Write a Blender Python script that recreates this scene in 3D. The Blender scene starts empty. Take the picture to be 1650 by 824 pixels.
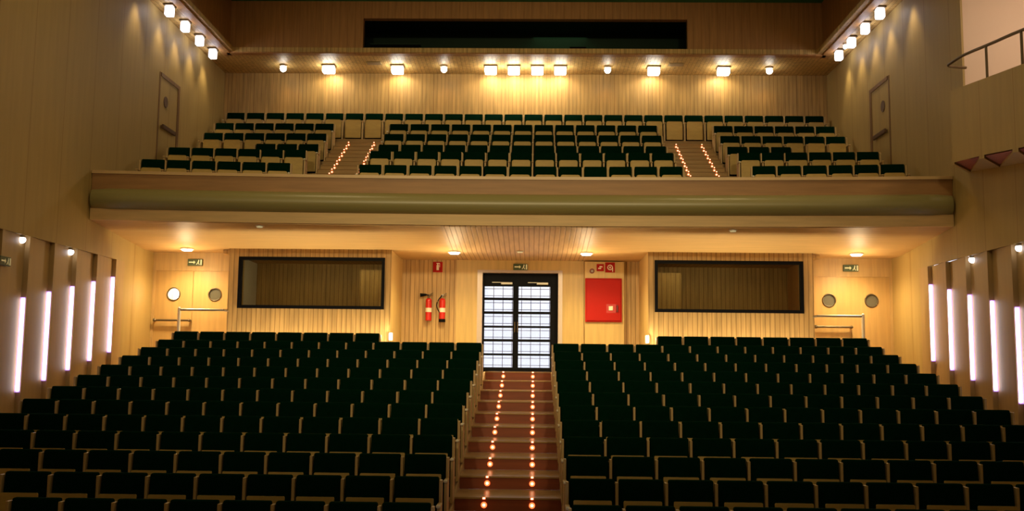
import bpy, bmesh, math, random
from mathutils import Vector, Matrix

S = bpy.context.scene
C = S.collection
PI = math.pi
random.seed(7)

# ------------------------------------------------------------------ camera
cd = bpy.data.cameras.new('camera')
cd.sensor_width = 36.0
cd.lens = 1644.0 / 1650.0 * 36.0
cd.clip_end = 200
cam = bpy.data.objects.new('camera', cd)
C.objects.link(cam)
cam.matrix_world = (Matrix.Translation((0.307, 0.0, 3.0)) @ Matrix.Rotation(0.0212, 4, 'Z')
                    @ Matrix.Rotation(PI / 2 + 0.1114, 4, 'X') @ Matrix.Rotation(0.011, 4, 'Z'))
S.camera = cam

# ------------------------------------------------------------------ exposure and daylight outside the foyer
S.view_settings.view_transform = 'Standard'
S.view_settings.look = 'None'
S.view_settings.gamma = 1.0
S.view_settings.exposure = 0.0
S.view_settings.use_curve_mapping = False
w = bpy.data.worlds.new('daylight')
S.world = w
w.use_nodes = True
bg = w.node_tree.nodes['Background']
bg.inputs[0].default_value = (0.82, 0.85, 1.0, 1)
bg.inputs[1].default_value = 1.7

WARM = (1.0, 0.75, 0.38)
WHITE = (1.0, 0.93, 0.80)


def lamp(name, kind, loc, power, col, size=0.1, target=None, angle=None, blend=0.5, sy=None):
    l = bpy.data.lights.new(name, kind)
    l.energy = power
    l.color = col
    if kind == 'AREA':
        l.size = size
        if sy:
            l.shape = 'RECTANGLE'
            l.size_y = sy
    else:
        l.shadow_soft_size = size
    if kind == 'SPOT':
        l.spot_size = angle
        l.spot_blend = blend
    o = bpy.data.objects.new(name, l)
    C.objects.link(o)
    o.location = loc
    if target is not None:
        o.rotation_euler = (Vector(target) - Vector(loc)).to_track_quat('-Z', 'Y').to_euler()
    return o


# unseen house lights added high over the stalls for the general level
for hx in (-4.5, 4.5):
    for hy in (9.0, 17.0):
        lamp('house_fill_light', 'AREA', (hx, hy, 12.4), 85, WARM, 1.2, (hx, hy + 0.5, 0))
lamp('front_fill', 'AREA', (0, -3.5, 8.5), 85, WARM, 4.0, (0, 20, 5))  # unseen fill added behind the camera to light the far end
for hx in (-3.0, 3.0):
    lamp('front_fill_spot', 'SPOT', (hx, -4.5, 9.0), 4300, (1, 0.79, 0.42), 0.35, (hx * 0.6, 23, 5.6), math.radians(38), 1.0)  # unseen spots added as front fill towards the balcony


# ------------------------------------------------------------------ materials
def mat(name, col, rough=0.6, metal=0.0, emit=None, es=0.0, spec=0.5):
    m = bpy.data.materials.new(name)
    m.use_nodes = True
    b = m.node_tree.nodes['Principled BSDF']
    b.inputs['Base Color'].default_value = (*col, 1)
    b.inputs['Roughness'].default_value = rough
    b.inputs['Metallic'].default_value = metal
    b.inputs['Specular IOR Level'].default_value = spec
    if emit:
        b.inputs['Emission Color'].default_value = (*emit, 1)
        b.inputs['Emission Strength'].default_value = es
    return m


def wood(name, col, rough=0.45, groove=None, pitch=0.1, gw=0.1, gdark=0.35, grain=(9, 9, 0.7), var=0.22, panel=None, spec=0.35):
    """oak veneer: stretched noise grain, optional vertical V grooves (real gaps) and wide panel joints"""
    m = mat(name, col, rough, spec=spec)
    nt = m.node_tree
    N, L = nt.nodes, nt.links
    b = N['Principled BSDF']
    tc = N.new('ShaderNodeTexCoord')
    mp = N.new('ShaderNodeMapping')
    mp.inputs['Scale'].default_value = grain
    L.new(tc.outputs['Object'], mp.inputs['Vector'])
    no = N.new('ShaderNodeTexNoise')
    no.inputs['Scale'].default_value = 1.6
    no.inputs['Detail'].default_value = 5
    L.new(mp.outputs['Vector'], no.inputs['Vector'])
    rp = N.new('ShaderNodeValToRGB')
    d = tuple(c * (1 - var) for c in col)
    h = tuple(min(1, c * (1 + var * 0.8)) for c in col)
    rp.color_ramp.elements[0].position = 0.32
    rp.color_ramp.elements[0].color = (*d, 1)
    rp.color_ramp.elements[1].position = 0.68
    rp.color_ramp.elements[1].color = (*h, 1)
    L.new(no.outputs['Fac'], rp.inputs['Fac'])
    out = rp.outputs['Color']
    sep = N.new('ShaderNodeSeparateXYZ')
    L.new(tc.outputs['Object'], sep.inputs[0])

    def grooves(expr, p, gwid, dark, inp):
        if len(expr) == 1:
            src = sep.outputs[expr]
        else:
            ad = N.new('ShaderNodeMath'); ad.operation = 'ADD'
            L.new(sep.outputs[expr[0]], ad.inputs[0]); L.new(sep.outputs[expr[1]], ad.inputs[1])
            src = ad.outputs[0]
        mo = N.new('ShaderNodeMath'); mo.operation = 'PINGPONG'
        L.new(src, mo.inputs[0]); mo.inputs[1].default_value = p / 2
        mr = N.new('ShaderNodeMapRange'); mr.interpolation_type = 'SMOOTHSTEP'
        mr.inputs['From Min'].default_value = p * gwid * 0.35
        mr.inputs['From Max'].default_value = p * gwid * 0.75
        L.new(mo.outputs[0], mr.inputs['Value'])
        mx = N.new('ShaderNodeMix'); mx.data_type = 'RGBA'
        L.new(mr.outputs[0], mx.inputs[0])
        mul = N.new('ShaderNodeMix'); mul.data_type = 'RGBA'; mul.blend_type = 'MULTIPLY'
        mul.inputs[0].default_value = 1.0
        L.new(inp, mul.inputs[6]); mul.inputs[7].default_value = (dark, dark * 0.9, dark * 0.8, 1)
        L.new(mul.outputs[2], mx.inputs[6]); L.new(inp, mx.inputs[7])
        return mx.outputs[2], mr.outputs[0]
    hgt = None
    if groove:
        out, hgt = grooves(groove, pitch, gw, gdark, out)
    if panel:
        out, _ = grooves(panel[0], panel[1], panel[2], panel[3], out)
    L.new(out, b.inputs['Base Color'])
    if hgt:
        bp = N.new('ShaderNodeBump'); bp.inputs['Strength'].default_value = 0.5; bp.inputs['Distance'].default_value = 0.01
        L.new(hgt, bp.inputs['Height']); L.new(bp.outputs[0], b.inputs['Normal'])
    return m


OAK = (0.50, 0.315, 0.125)
M = {}
M['wall'] = wood('oak_wall_veneer', (0.42, 0.29, 0.095), 0.55, var=0.05, panel=('Y', 1.22, 0.02, 0.8), grain=(6, 6, 0.5))
M['fin'] = wood('oak_fin_veneer', (0.44, 0.29, 0.115), 0.55, var=0.05, grain=(6, 6, 0.5))
M['slat'] = wood('oak_slats', (0.54, 0.35, 0.14), 0.5, 'X', 0.105, 0.14, 0.6)
M['slat_y'] = wood('oak_slats_side', OAK, 0.5, 'Y', 0.105, 0.16, 0.45)
M['slat_big'] = wood('oak_slats_balcony', (0.46, 0.275, 0.085), 0.5, 'X', 0.105, 0.13, 0.68, panel=('X', 1.26, 0.015, 0.8))
M['plain'] = wood('oak_plain_panel', (0.56, 0.37, 0.145), 0.45, var=0.12)
M['niche'] = wood('pale_oak_panel', (0.62, 0.43, 0.16), 0.45, var=0.10)
M['soffit'] = wood('oak_soffit', (0.58, 0.37, 0.15), 0.5, 'Y', 0.16, 0.08, 0.85, grain=(0.7, 9, 9), var=0.07)
M['soffit_mid'] = wood('oak_soffit_slats', (0.56, 0.37, 0.19), 0.5, 'X', 0.105, 0.16, 0.6, grain=(9, 0.7, 9), var=0.12)
M['brown'] = wood('red_brown_veneer', (0.50, 0.245, 0.082), 0.5, 'X', 0.21, 0.05, 0.75, var=0.15)
M['brown_y'] = wood('red_brown_veneer_side', (0.48, 0.24, 0.08), 0.5, var=0.15)
M['band'] = wood('parapet_veneer', (0.34, 0.175, 0.06), 0.45, var=0.12, grain=(0.6, 8, 8))
M['cap'] = wood('parapet_cap_oak', (0.60, 0.40, 0.19), 0.3, var=0.08, grain=(0.6, 8, 8))
M['fascia'] = wood('fascia_oak_lit', (0.70, 0.46, 0.19), 0.45, var=0.1, grain=(0.6, 8, 8))  # lightened beyond the other oak; bounce from below is put in the colour
M['tread'] = wood('tread_oak', (0.40, 0.24, 0.09), 0.28, var=0.15, grain=(0.8, 9, 9))
M['riser'] = wood('riser_mahogany', (0.26, 0.060, 0.018), 0.45, var=0.15, grain=(0.8, 9, 9))
M['carpetwood'] = wood('floor_oak', (0.30, 0.185, 0.07), 0.5, var=0.15, grain=(0.8, 9, 9))
M['seatwood'] = wood('seat_plywood', (0.50, 0.335, 0.095), 0.4, var=0.10, grain=(3, 3, 8))
M['armwood'] = wood('arm_beech', (0.50, 0.34, 0.15), 0.4, var=0.10)
M['armcap'] = mat('arm_cap_pale', (0.75, 0.66, 0.50), 0.3)
M['nosing'] = mat('pale_nosing', (0.55, 0.42, 0.28), 0.3)
M['dooredge'] = wood('door_oak', (0.55, 0.345, 0.12), 0.4, var=0.08)
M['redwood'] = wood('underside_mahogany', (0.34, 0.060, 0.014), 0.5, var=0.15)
M['browndark'] = mat('dark_brown_paint', (0.10, 0.045, 0.018), 0.5)
M['white'] = mat('white_paint', (0.80, 0.80, 0.80), 0.7)
M['pinkwall'] = mat('pale_pink_plaster', (0.72, 0.55, 0.42), 0.8)
M['green_ceiling'] = mat('dark_green_ceiling', (0.04, 0.22, 0.08), 0.8)
M['green_room'] = mat('dark_green_booth', (0.012, 0.035, 0.018), 0.8)
M['black'] = mat('black_metal', (0.004, 0.004, 0.006), 0.5, spec=0.08)
M['blackmatt'] = mat('black_matt', (0.004, 0.004, 0.004), 0.8, spec=0.1)
M['steel'] = mat('brushed_steel', (0.36, 0.32, 0.26), 0.4, 0.85)
M['darksteel'] = mat('dark_bronze', (0.16, 0.12, 0.07), 0.4, 0.7)
M['red'] = mat('signal_red', (0.42, 0.013, 0.008), 0.6, spec=0.15)
M['extred'] = mat('extinguisher_red', (0.60, 0.02, 0.012), 0.25)
M['signwhite'] = mat('sign_white', (0.85, 0.78, 0.62), 0.5)
M['signgreen'] = mat('sign_green', (0.06, 0.09, 0.03), 0.5)
M['signlit'] = mat('sign_pictogram', (0.8, 0.8, 0.5), 0.5, emit=(0.9, 0.8, 0.45), es=0.12)
M['led'] = mat('amber_led_halo', (1, 0.4, 0.2), 0.4, emit=(1.0, 0.15, 0.04), es=2.0)  # wide emissive disc round the lens imitates its halo
M['ledcore'] = mat('amber_led_lens', (1, 0.6, 0.4), 0.4, emit=(1.0, 0.60, 0.34), es=4.0)
M['lampglow'] = mat('flood_glass', (1, 1, 1), 0.4, emit=(1.0, 0.93, 0.80), es=20)
M['sidelamp'] = mat('side_flood_glass', (1, 1, 1), 0.4, emit=(0.94, 0.90, 1.0), es=7)
M['downglow'] = mat('downlight_glass', (1, 1, 1), 0.4, emit=(1.0, 0.95, 0.88), es=8)
M['faint_lens'] = mat('faint_glow_lens', (0.7, 0.7, 0.5), 0.3, emit=(1, 0.9, 0.5), es=0.25)  # switched-off spots given a faint glow of their own
M['tube'] = mat('white_tube', (1, 1, 1), 0.4, emit=(0.96, 0.90, 1.0), es=4.6)
M['tubeedge'] = mat('violet_diffuser', (0.6, 0.4, 1), 0.4, emit=(0.50, 0.27, 1.0), es=1.0)


def fabric():
    m = mat('dark_green_velvet', (0.004, 0.028, 0.013), 0.95, spec=0.02)
    nt = m.node_tree
    N, L = nt.nodes, nt.links
    tc = N.new('ShaderNodeTexCoord')
    no = N.new('ShaderNodeTexNoise'); no.inputs['Scale'].default_value = 14; no.inputs['Detail'].default_value = 3
    L.new(tc.outputs['Object'], no.inputs['Vector'])
    rp = N.new('ShaderNodeValToRGB')
    rp.color_ramp.elements[0].color = (0.0005, 0.0088, 0.0036, 1)
    rp.color_ramp.elements[1].color = (0.0009, 0.0155, 0.0062, 1)
    L.new(no.outputs['Fac'], rp.inputs['Fac'])
    L.new(rp.outputs['Color'], N['Principled BSDF'].inputs['Base Color'])
    return m


M['velvet'] = fabric()


def roll_fabric():
    m = mat('olive_leather', (0.27, 0.23, 0.085), 0.34, spec=0.5)
    return m


M['olive'] = roll_fabric()


def glass(name, tint, fac=0.08):
    m = bpy.data.materials.new(name)
    m.use_nodes = True
    N, L = m.node_tree.nodes, m.node_tree.links
    N.clear()
    o = N.new('ShaderNodeOutputMaterial')
    t = N.new('ShaderNodeBsdfTransparent'); t.inputs[0].default_value = (*tint, 1)
    g = N.new('ShaderNodeBsdfGlossy'); g.inputs['Roughness'].default_value = 0.03
    f = N.new('ShaderNodeFresnel'); f.inputs[0].default_value = 1.5
    x = N.new('ShaderNodeMixShader')
    L.new(f.outputs[0], x.inputs[0]); L.new(t.outputs[0], x.inputs[1]); L.new(g.outputs[0], x.inputs[2])
    L.new(x.outputs[0], o.inputs[0])
    return m


M['glass'] = glass('clear_glass', (0.94, 0.94, 0.94))
M['tint'] = glass('tinted_glass', (0.62, 0.60, 0.50))


# ------------------------------------------------------------------ mesh helpers
class MB:
    """collects shapes; build() links them as ONE mesh object"""

    def __init__(self):
        self.bm = bmesh.new()

    def box(self, x0, x1, y0, y1, z0, z1, bev=0.0, mi=0, seg=2):
        r = bmesh.ops.create_cube(self.bm, size=1.0)
        vs = r['verts']
        for v in vs:
            v.co = Vector(((x0 + x1) / 2 + v.co.x * (x1 - x0), (y0 + y1) / 2 + v.co.y * (y1 - y0), (z0 + z1) / 2 + v.co.z * (z1 - z0)))
        fs = {f for v in vs for f in v.link_faces}
        for f in fs:
            f.material_index = mi
        if bev:
            es = list({e for v in vs for e in v.link_edges})
            bmesh.ops.bevel(self.bm, geom=es, offset=bev, segments=seg, affect='EDGES', profile=0.5)
        return self

    def prism(self, pts, a, b, axis='z', mi=0):
        """polygon extruded from a to b along an axis; pts are (u, v): z->(x,y) y->(x,z) x->(y,z)"""
        def P(u, v, t):
            return {'z': (u, v, t), 'y': (u, t, v), 'x': (t, u, v)}[axis]
        A = [self.bm.verts.new(P(u, v, a)) for u, v in pts]
        B = [self.bm.verts.new(P(u, v, b)) for u, v in pts]
        fs = [self.bm.faces.new(A), self.bm.faces.new(B[::-1])]
        n = len(pts)
        for i in range(n):
            fs.append(self.bm.faces.new((A[i], B[i], B[(i + 1) % n], A[(i + 1) % n])))
        for f in fs:
            f.material_index = mi
        return self

    def cyl(self, p0, p1, r0, r1=None, n=16, mi=0):
        p0, p1 = Vector(p0), Vector(p1)
        r1 = r0 if r1 is None else r1
        d = p1 - p0
        q = d.to_track_quat('Z', 'Y').to_matrix().to_4x4()
        r = bmesh.ops.create_cone(self.bm, cap_ends=True, segments=n, radius1=r0, radius2=r1, depth=d.length,
                                  matrix=Matrix.Translation((p0 + p1) / 2) @ q)
        for f in {f for v in r['verts'] for f in v.link_faces}:
            f.material_index = mi
        return self

    def ball(self, c, r, sx=1, sy=1, sz=1, n=14, mi=0):
        q = bmesh.ops.create_uvsphere(self.bm, u_segments=n, v_segments=max(6, n // 2), radius=r,
                                      matrix=Matrix.Translation(c) @ Matrix.Diagonal((sx, sy, sz, 1)))
        for f in {f for v in q['verts'] for f in v.link_faces}:
            f.material_index = mi
        return self

    def tube(self, pts, r, n=10, mi=0):
        pts = [Vector(p) for p in pts]
        rings = []
        for i, p in enumerate(pts):
            d = (pts[min(i + 1, len(pts) - 1)] - pts[max(i - 1, 0)]).normalized()
            up = Vector((0, 0, 1)) if abs(d.z) < 0.9 else Vector((1, 0, 0))
            s = d.cross(up).normalized(); t = s.cross(d)
            rings.append([self.bm.verts.new(p + r * (math.cos(2 * PI * k / n) * s + math.sin(2 * PI * k / n) * t)) for k in range(n)])
        fs = []
        for a, b in zip(rings, rings[1:]):
            for k in range(n):
                fs.append(self.bm.faces.new((a[k], a[(k + 1) % n], b[(k + 1) % n], b[k])))
        fs.append(self.bm.faces.new(rings[0][::-1])); fs.append(self.bm.faces.new(rings[-1]))
        for f in fs:
            f.material_index = mi
        return self

    def sweep(self, prof, path, mi=0):
        """closed profile (dy, z) carried along path of (x, y)"""
        rings = [[self.bm.verts.new((x, y + dy, z)) for dy, z in prof] for x, y in path]
        n = len(prof)
        for a, b in zip(rings, rings[1:]):
            for k in range(n):
                f = self.bm.faces.new((a[k], a[(k + 1) % n], b[(k + 1) % n], b[k])); f.material_index = mi
        self.bm.faces.new(rings[0]); self.bm.faces.new(rings[-1][::-1])
        return self

    def build(self, name, mats, parent=None, smooth=None, loc=None):
        bmesh.ops.recalc_face_normals(self.bm, faces=self.bm.faces[:])
        me = bpy.data.meshes.new(name)
        self.bm.to_mesh(me)
        self.bm.free()
        for m in (mats if isinstance(mats, (list, tuple)) else [mats]):
            me.materials.append(m)
        if smooth is not None:
            for p in me.polygons:
                p.use_smooth = True
            me.set_sharp_from_angle(angle=math.radians(smooth))
        o = bpy.data.objects.new(name, me)
        C.objects.link(o)
        if parent is not None:
            o.parent = parent
        if loc is not None:
            o.location = loc
        return o


def B(name, m, x0, x1, y0, y1, z0, z1, parent=None, bev=0.0):
    return MB().box(x0, x1, y0, y1, z0, z1, bev).build(name, m, parent)


def tag(o, label=None, cat=None, group=None, kind=None):
    if label: o['label'] = label
    if cat: o['category'] = cat
    if group: o['group'] = group
    if kind: o['kind'] = kind
    return o


def thing(name, loc, label, cat, group=None, rz=0.0, kind=None):
    o = bpy.data.objects.new(name, None)
    o.empty_display_size = 0.2
    C.objects.link(o)
    o.location = loc
    o.rotation_euler = (0, 0, rz)
    return tag(o, label, cat, group, kind)


def st(o, label=None):
    o['kind'] = 'structure'
    if label:
        o['label'] = label
    return o


def copy_tree(o, parent=None):
    c = o.copy()
    C.objects.link(c)
    if parent is not None:
        c.parent = parent
    for ch in list(o.children):
        copy_tree(ch, c)
    return c


ORD = ['zeroth', 'first', 'second', 'third', 'fourth', 'fifth', 'sixth', 'seventh', 'eighth', 'ninth', 'tenth', 'eleventh', 'twelfth',
       'thirteenth', 'fourteenth', 'fifteenth', 'sixteenth', 'seventeenth', 'eighteenth', 'nineteenth', 'twentieth', 'twenty-first',
       'twenty-second', 'twenty-third', 'twenty-fourth', 'twenty-fifth', 'twenty-sixth', 'twenty-seventh', 'twenty-eighth', 'twenty-ninth', 'thirtieth']
SIDE = {-1: 'extinguisher', 1: 'hose cabinet'}

# ------------------------------------------------------------------ the shell
HW = 8.4              # half width of the hall
YB = 27.75            # back wall of the balcony
ZS = 11.2             # soffit with the flood lights
ZC = 12.58            # dark green ceiling
RISE, RUN = 0.1734, 0.9
ROW0, FLOOR0 = 20.54, 2.70      # first full row (front of the side frames) and its floor

# stalls floor: one stepped slab, the stage floor in front
f = MB()
for s in (-1, 1):
    xa, xb = (0.74, 8.7)
    for i in range(0, 21):
        z = FLOOR0 - RISE * i
        y0 = ROW0 - RUN * i - 0.47
        f.box(min(s * xa, s * xb), max(s * xa, s * xb), y0, y0 + RUN + 0.02, z - 0.5, z)
f.box(-8.7, 8.7, -7, 2.1, -1.4, -0.95)
st(f.build('floor', M['carpetwood']))
st(MB().box(-8.7, 8.7, 21.96, 24.9, 2.45, 2.88).box(-8.7, -0.74, 20.99, 21.96, 2.45, 2.88).box(0.74, 8.7, 20.99, 21.96, 2.45, 2.88).build('floor_landing', M['carpetwood']))
st(B('wall_stage', M['brown'], -8.7, 8.7, -7.3, -7.0, -1.4, 13))

st(B('ceiling', M['green_ceiling'], -9, 9, -7.3, 29.5, ZC, ZC + 0.3))

# side walls
wl = MB()
wl.box(-8.7, -HW, 21.45, 28, 2.0, ZS)
wl.box(-8.7, -HW, -7.3, 21.45, 5.2, ZS)
wl.box(-8.9, -8.62, -7.3, 21.45, -1.4, 5.2)
st(wl.build('wall_left', M['wall']))
wr = MB()
wr.box(HW, 8.7, 21.45, 28, 2.0, ZS)
wr.box(HW, 8.44, 18.98, 21.45, 5.2, ZS)
wr.box(8.62, 8.9, -7.3, 21.45, -1.4, 5.2)
wr.box(HW, 8.7, -7.3, 18.98, 10.9, ZS)
wr.box(HW, 8.7, -7.3, 13.2, 5.2, 10.9)
# parapet of the side box, its foot raked like the seating
wr.box(HW, 8.7, 13.2, 18.98, 5.2, 6.9)
PB_ = [(18.27, 6.80), (16.9, 6.66), (15.6, 6.50), (14.0, 6.30), (13.2, 6.2)]
PT_ = [(18.27, 8.12), (17.5, 8.03), (16.6, 7.92), (15.6, 7.80), (14.0, 7.6), (13.2, 7.5)]
wr.prism(PB_ + PT_[::-1], 7.85, 7.95, 'x')
wr.prism([(8.41, 18.93), (7.85, 18.27), (7.95, 18.27), (8.41, 18.80)], 6.80, 8.12)
st(wr.build('wall_right', M['wall']))
# brackets under the parapet leave three dark mahogany notches
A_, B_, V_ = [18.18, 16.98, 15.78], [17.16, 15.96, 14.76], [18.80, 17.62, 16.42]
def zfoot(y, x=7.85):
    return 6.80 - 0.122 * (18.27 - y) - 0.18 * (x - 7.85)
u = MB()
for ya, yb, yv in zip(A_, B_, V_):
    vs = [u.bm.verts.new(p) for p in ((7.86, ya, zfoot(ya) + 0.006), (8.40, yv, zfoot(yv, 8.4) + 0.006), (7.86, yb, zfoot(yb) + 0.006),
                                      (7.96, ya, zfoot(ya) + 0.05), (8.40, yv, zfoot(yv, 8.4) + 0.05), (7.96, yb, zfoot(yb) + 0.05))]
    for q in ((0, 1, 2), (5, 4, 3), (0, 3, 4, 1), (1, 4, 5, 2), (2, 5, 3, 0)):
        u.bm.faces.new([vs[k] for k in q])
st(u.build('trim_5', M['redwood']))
u = MB()
poly = [[(7.852, 18.27), (8.40, 18.92), (8.40, 18.80), (7.852, 18.18)]]
for k in range(3):
    nxt = (A_[k + 1], V_[k + 1]) if k < 2 else (14.6, 14.6)
    poly.append([(7.852, B_[k]), (8.40, V_[k]), (8.40, nxt[1]), (7.852, nxt[0])])
for p in poly:
    a = [u.bm.verts.new((x, y, zfoot(y, x) - 0.03)) for x, y in p]
    b = [u.bm.verts.new((x, y, zfoot(y, x) + 0.06)) for x, y in p]
    u.bm.faces.new(a); u.bm.faces.new(b[::-1])
    for q in range(4):
        u.bm.faces.new((a[q], b[q], b[(q + 1) % 4], a[(q + 1) % 4]))
st(u.build('trim_6', M['wall']))
# side box room
bx = MB()
bx.box(7.96, 11.2, 13.2, 18.2, 6.9, 7.0)
bx.box(8.45, 11.2, 13.0, 19.3, 6.85, 7.0)
bx.box(11.0, 11.2, 13.0, 19.3, 7.0, 11.1)
bx.box(8.445, 11.2, 19.0, 19.3, 7.0, 11.1)
bx.box(8.701, 11.2, 12.9, 13.1, 7.0, 11.1)
bx.box(8.701, 11.2, 13.0, 19.3, 11.0, 11.2)
st(bx.build('wall_side_box', M['pinkwall']))
lamp('side_box_light', 'AREA', (9.8, 16.6, 10.9), 90, (1, 0.80, 0.60), 1.0, (9.9, 16.8, 0))

# soffits carrying the flood lights, red-brown upper walls
sf = MB()
sf.box(-8.7, -7.6, -7.3, YB + 0.2, ZS, ZS + 0.12)
sf.box(7.6, 8.7, -7.3, YB + 0.2, ZS, ZS + 0.12)
sf.box(-7.6, 7.6, 25.8, YB + 0.2, ZS, ZS + 0.12)
st(sf.build('ceiling_soffit', wood('oak_soffit_upper_lit', (0.66, 0.44, 0.16), 0.5, 'X', 0.105, 0.13, 0.7)))  # lighter copy of the wall oak; lamp spill is put in the colour
st(B('wall_upper_left', M['brown_y'], -7.9, -7.7, -7.3, 26.1, ZS - 0.03, ZC))
st(B('wall_upper_right', M['brown_y'], 7.75, 7.95, -7.3, 26.1, ZS - 0.03, ZC))
ub = MB()
BX = 4.2
ub.box(-7.8, -BX, 25.82, 26.02, ZS - 0.03, ZC)
ub.box(BX + 0.06, 7.85, 25.82, 26.02, ZS - 0.03, ZC)
ub.box(-BX, BX + 0.06, 25.82, 26.02, 12.12, ZC)
ub.box(-BX, BX + 0.06, 25.82, 26.02, ZS - 0.03, 11.2)
st(ub.build('wall_upper_back', M['brown']))
# projection booth behind the opening
pb = MB()
pb.box(-4.6, 4.6, 28.0, 28.1, 11.3, 12.5)
pb.box(-4.7, -4.5, 26.0, 28.1, 11.3, 12.5)
pb.box(4.5, 4.7, 26.0, 28.1, 11.3, 12.5)
pb.box(-4.6, 4.6, 26.0, 28.1, 12.45, 12.55)
pb.box(-4.6, 4.6, 26.03, 28.1, 11.33, 11.38)
st(pb.build('wall_projection_booth', M['green_room']))
lamp('booth_glow', 'AREA', (1.0, 27.4, 12.35), 3, (0.5, 1.0, 0.5), 1.5, (1, 27.5, 0))

# back wall of the balcony
st(B('wall_back', M['slat_big'], -8.7, 8.7, YB, YB + 0.15, 6.0, ZS))

# ------------------------------------------------------------------ stalls rear wall, control rooms, niche
def zsoff(y):
    return max(5.585, 5.83 - 0.0885 * (y - 19.7))


YO = 23.1       # wall with the porthole doors
YN = 24.2       # niche wall with the main doors
YF = 22.3       # control room fronts
def soffit_strip(x0, x1, n, nm, m):
    """sloping then level soffit whose front edge follows the bow of the balcony"""
    mb = MB()
    ring = []
    for k in range(n + 1):
        x = x0 + (x1 - x0) * k / n
        yf = 20.03 - 0.34 * (x / 8.0) ** 2
        row = [(yf, zsoff(yf)), (22.47, 5.585), (24.9, 5.585), (24.9, 6.05), (yf, 6.05)]
        ring.append([mb.bm.verts.new((x, a, b)) for a, b in row])
    for a, b in zip(ring, ring[1:]):
        for q in range(5):
            mb.bm.faces.new((a[q], a[(q + 1) % 5], b[(q + 1) % 5], b[q]))
    mb.bm.faces.new(ring[0]); mb.bm.faces.new(ring[-1][::-1])
    return st(mb.build(nm, m))


soffit_strip(-8.40, -1.55, 16, 'ceiling_underbalcony', M['soffit'])
soffit_strip(1.55, 8.40, 16, 'ceiling_underbalcony.001', M['soffit'])
soffit_strip(-1.55, 1.55, 8, 'ceiling_underbalcony.002', M['soffit_mid'])

for s, nm in ((-1, 'left'), (1, 'right')):
    def X(a, b):
        return (min(s * a, s * b), max(s * a, s * b))
    m = MB()     # outer wall around the porthole doors
    xo, xi = 8.4, 6.55
    m.box(*X(8.7, 8.34), YO, YO + 0.15, 2.6, 5.6)
    m.box(*X(8.34, 6.4), YO, YO + 0.15, 5.17, 5.6)
    m.box(*X(6.60, 6.4), YO, YO + 0.15, 2.6, 5.17)
    st(m.build('wall_rear_' + nm, M['plain']))
    # control room front with its window opening
    m = MB()
    gx0, gx1, gz0, gz1 = 2.96, 6.20, 4.28, 5.42
    m.box(*X(2.82, 6.42), YF, YF + 0.12, 2.6, gz0)
    m.box(*X(2.82, 6.42), YF, YF + 0.12, gz1, 5.66)
    m.box(*X(2.82, gx0), YF, YF + 0.12, gz0, gz1)
    m.box(*X(gx1, 6.42), YF, YF + 0.12, gz0, gz1)
    st(m.build('wall_control_room_' + nm, M['slat']))
    m = MB()
    m.box(*X(2.82, 2.94), YF + 0.12, YN + 0.1, 2.6, 5.7)
    m.box(*X(6.30, 6.42), YF + 0.12, YO, 2.6, 5.7)
    st(m.build('wall_control_room_return_' + nm, M['niche']))
    m = MB()     # inside of the control room
    m.box(*X(2.94, 6.7), 24.6, 24.7, 2.9, 5.5)
    m.box(*X(6.6, 6.7), 23.26, 24.6, 2.9, 5.5)
    m.box(*X(2.945, 3.70), 23.4, 24.6, 2.955, 5.25)
    m.box(*X(2.95, 6.6), 22.5, 24.6, 2.885, 2.95)
    m.box(*X(2.95, 6.6), 22.43, 24.6, 5.50, 5.58)
    st(m.build('wall_control_room_inside_' + nm, M['slat']))
    lamp('control_room_light', 'AREA', (s * 4.4, 22.56, 5.47), 22, (1, 0.85, 0.5), 2.4, (s * 4.4, 23.5, 4.4), sy=0.1)
    lamp('hidden_wall_fill', 'AREA', (s * 4.7, 22.02, 2.93), 50, (1, 0.78, 0.42), 3.6, (s * 4.7, 22.10, 5), sy=0.12)  # unseen strip added behind the back row to brighten control room fronts
    lamp('hidden_soffit_fill', 'AREA', (s * 4.4, 21.98, 2.94), 90, (1, 0.79, 0.45), 3.4, (s * 4.4, 19.6, 5.8), sy=0.12)  # second unseen strip, added to brighten the balcony soffit from below
    lamp('corner_light', 'POINT', (s * 2.70, YF - 0.25, 3.72), 14, (1, 0.8, 0.45), 0.05)
    # window with black frame
    wn = thing('window_%d' % (1 if s < 0 else 2), (s * 4.58, YF, gz0), None, None, kind='structure')
    fr = MB()
    t = 0.07
    hx = (gx1 - gx0) / 2
    H = gz1 - gz0
    fr.box(-hx, hx, -0.02, 0.10, 0, t).box(-hx, hx, -0.02, 0.10, H - t, H)
    fr.box(-hx, -hx + t, -0.02, 0.10, t, H - t).box(hx - t, hx, -0.02, 0.10, t, H - t)
    fr.build('window_frame', M['black'], wn)
    MB().box(-hx + t, hx - t, 0.035, 0.047, t, H - t).build('glass_pane', M['tint'], wn)

# niche wall
m = MB()
m.box(-2.82, -1.52, YN, YN + 0.15, 2.6, 5.6)
m.box(1.50, 2.82, YN, YN + 0.15, 2.6, 5.6)
st(m.build('wall_niche', M['slat']))
m = MB()
m.box(-1.52, -1.02, YN - 0.05, YN + 0.15, 2.6, 5.60)
m.box(1.00, 1.50, YN - 0.05, YN + 0.15, 2.6, 5.60)
m.box(-1.02, 1.00, YN - 0.05, YN + 0.15, 5.34, 5.60)
st(m.build('wall_door_surround', M['niche']))
# slim wooden casing that carries the hose cabinet
st(B('trim_1', M['niche'], 1.52, 2.45, YN - 0.20, YN, 2.88, 5.56, bev=0.01))

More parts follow.
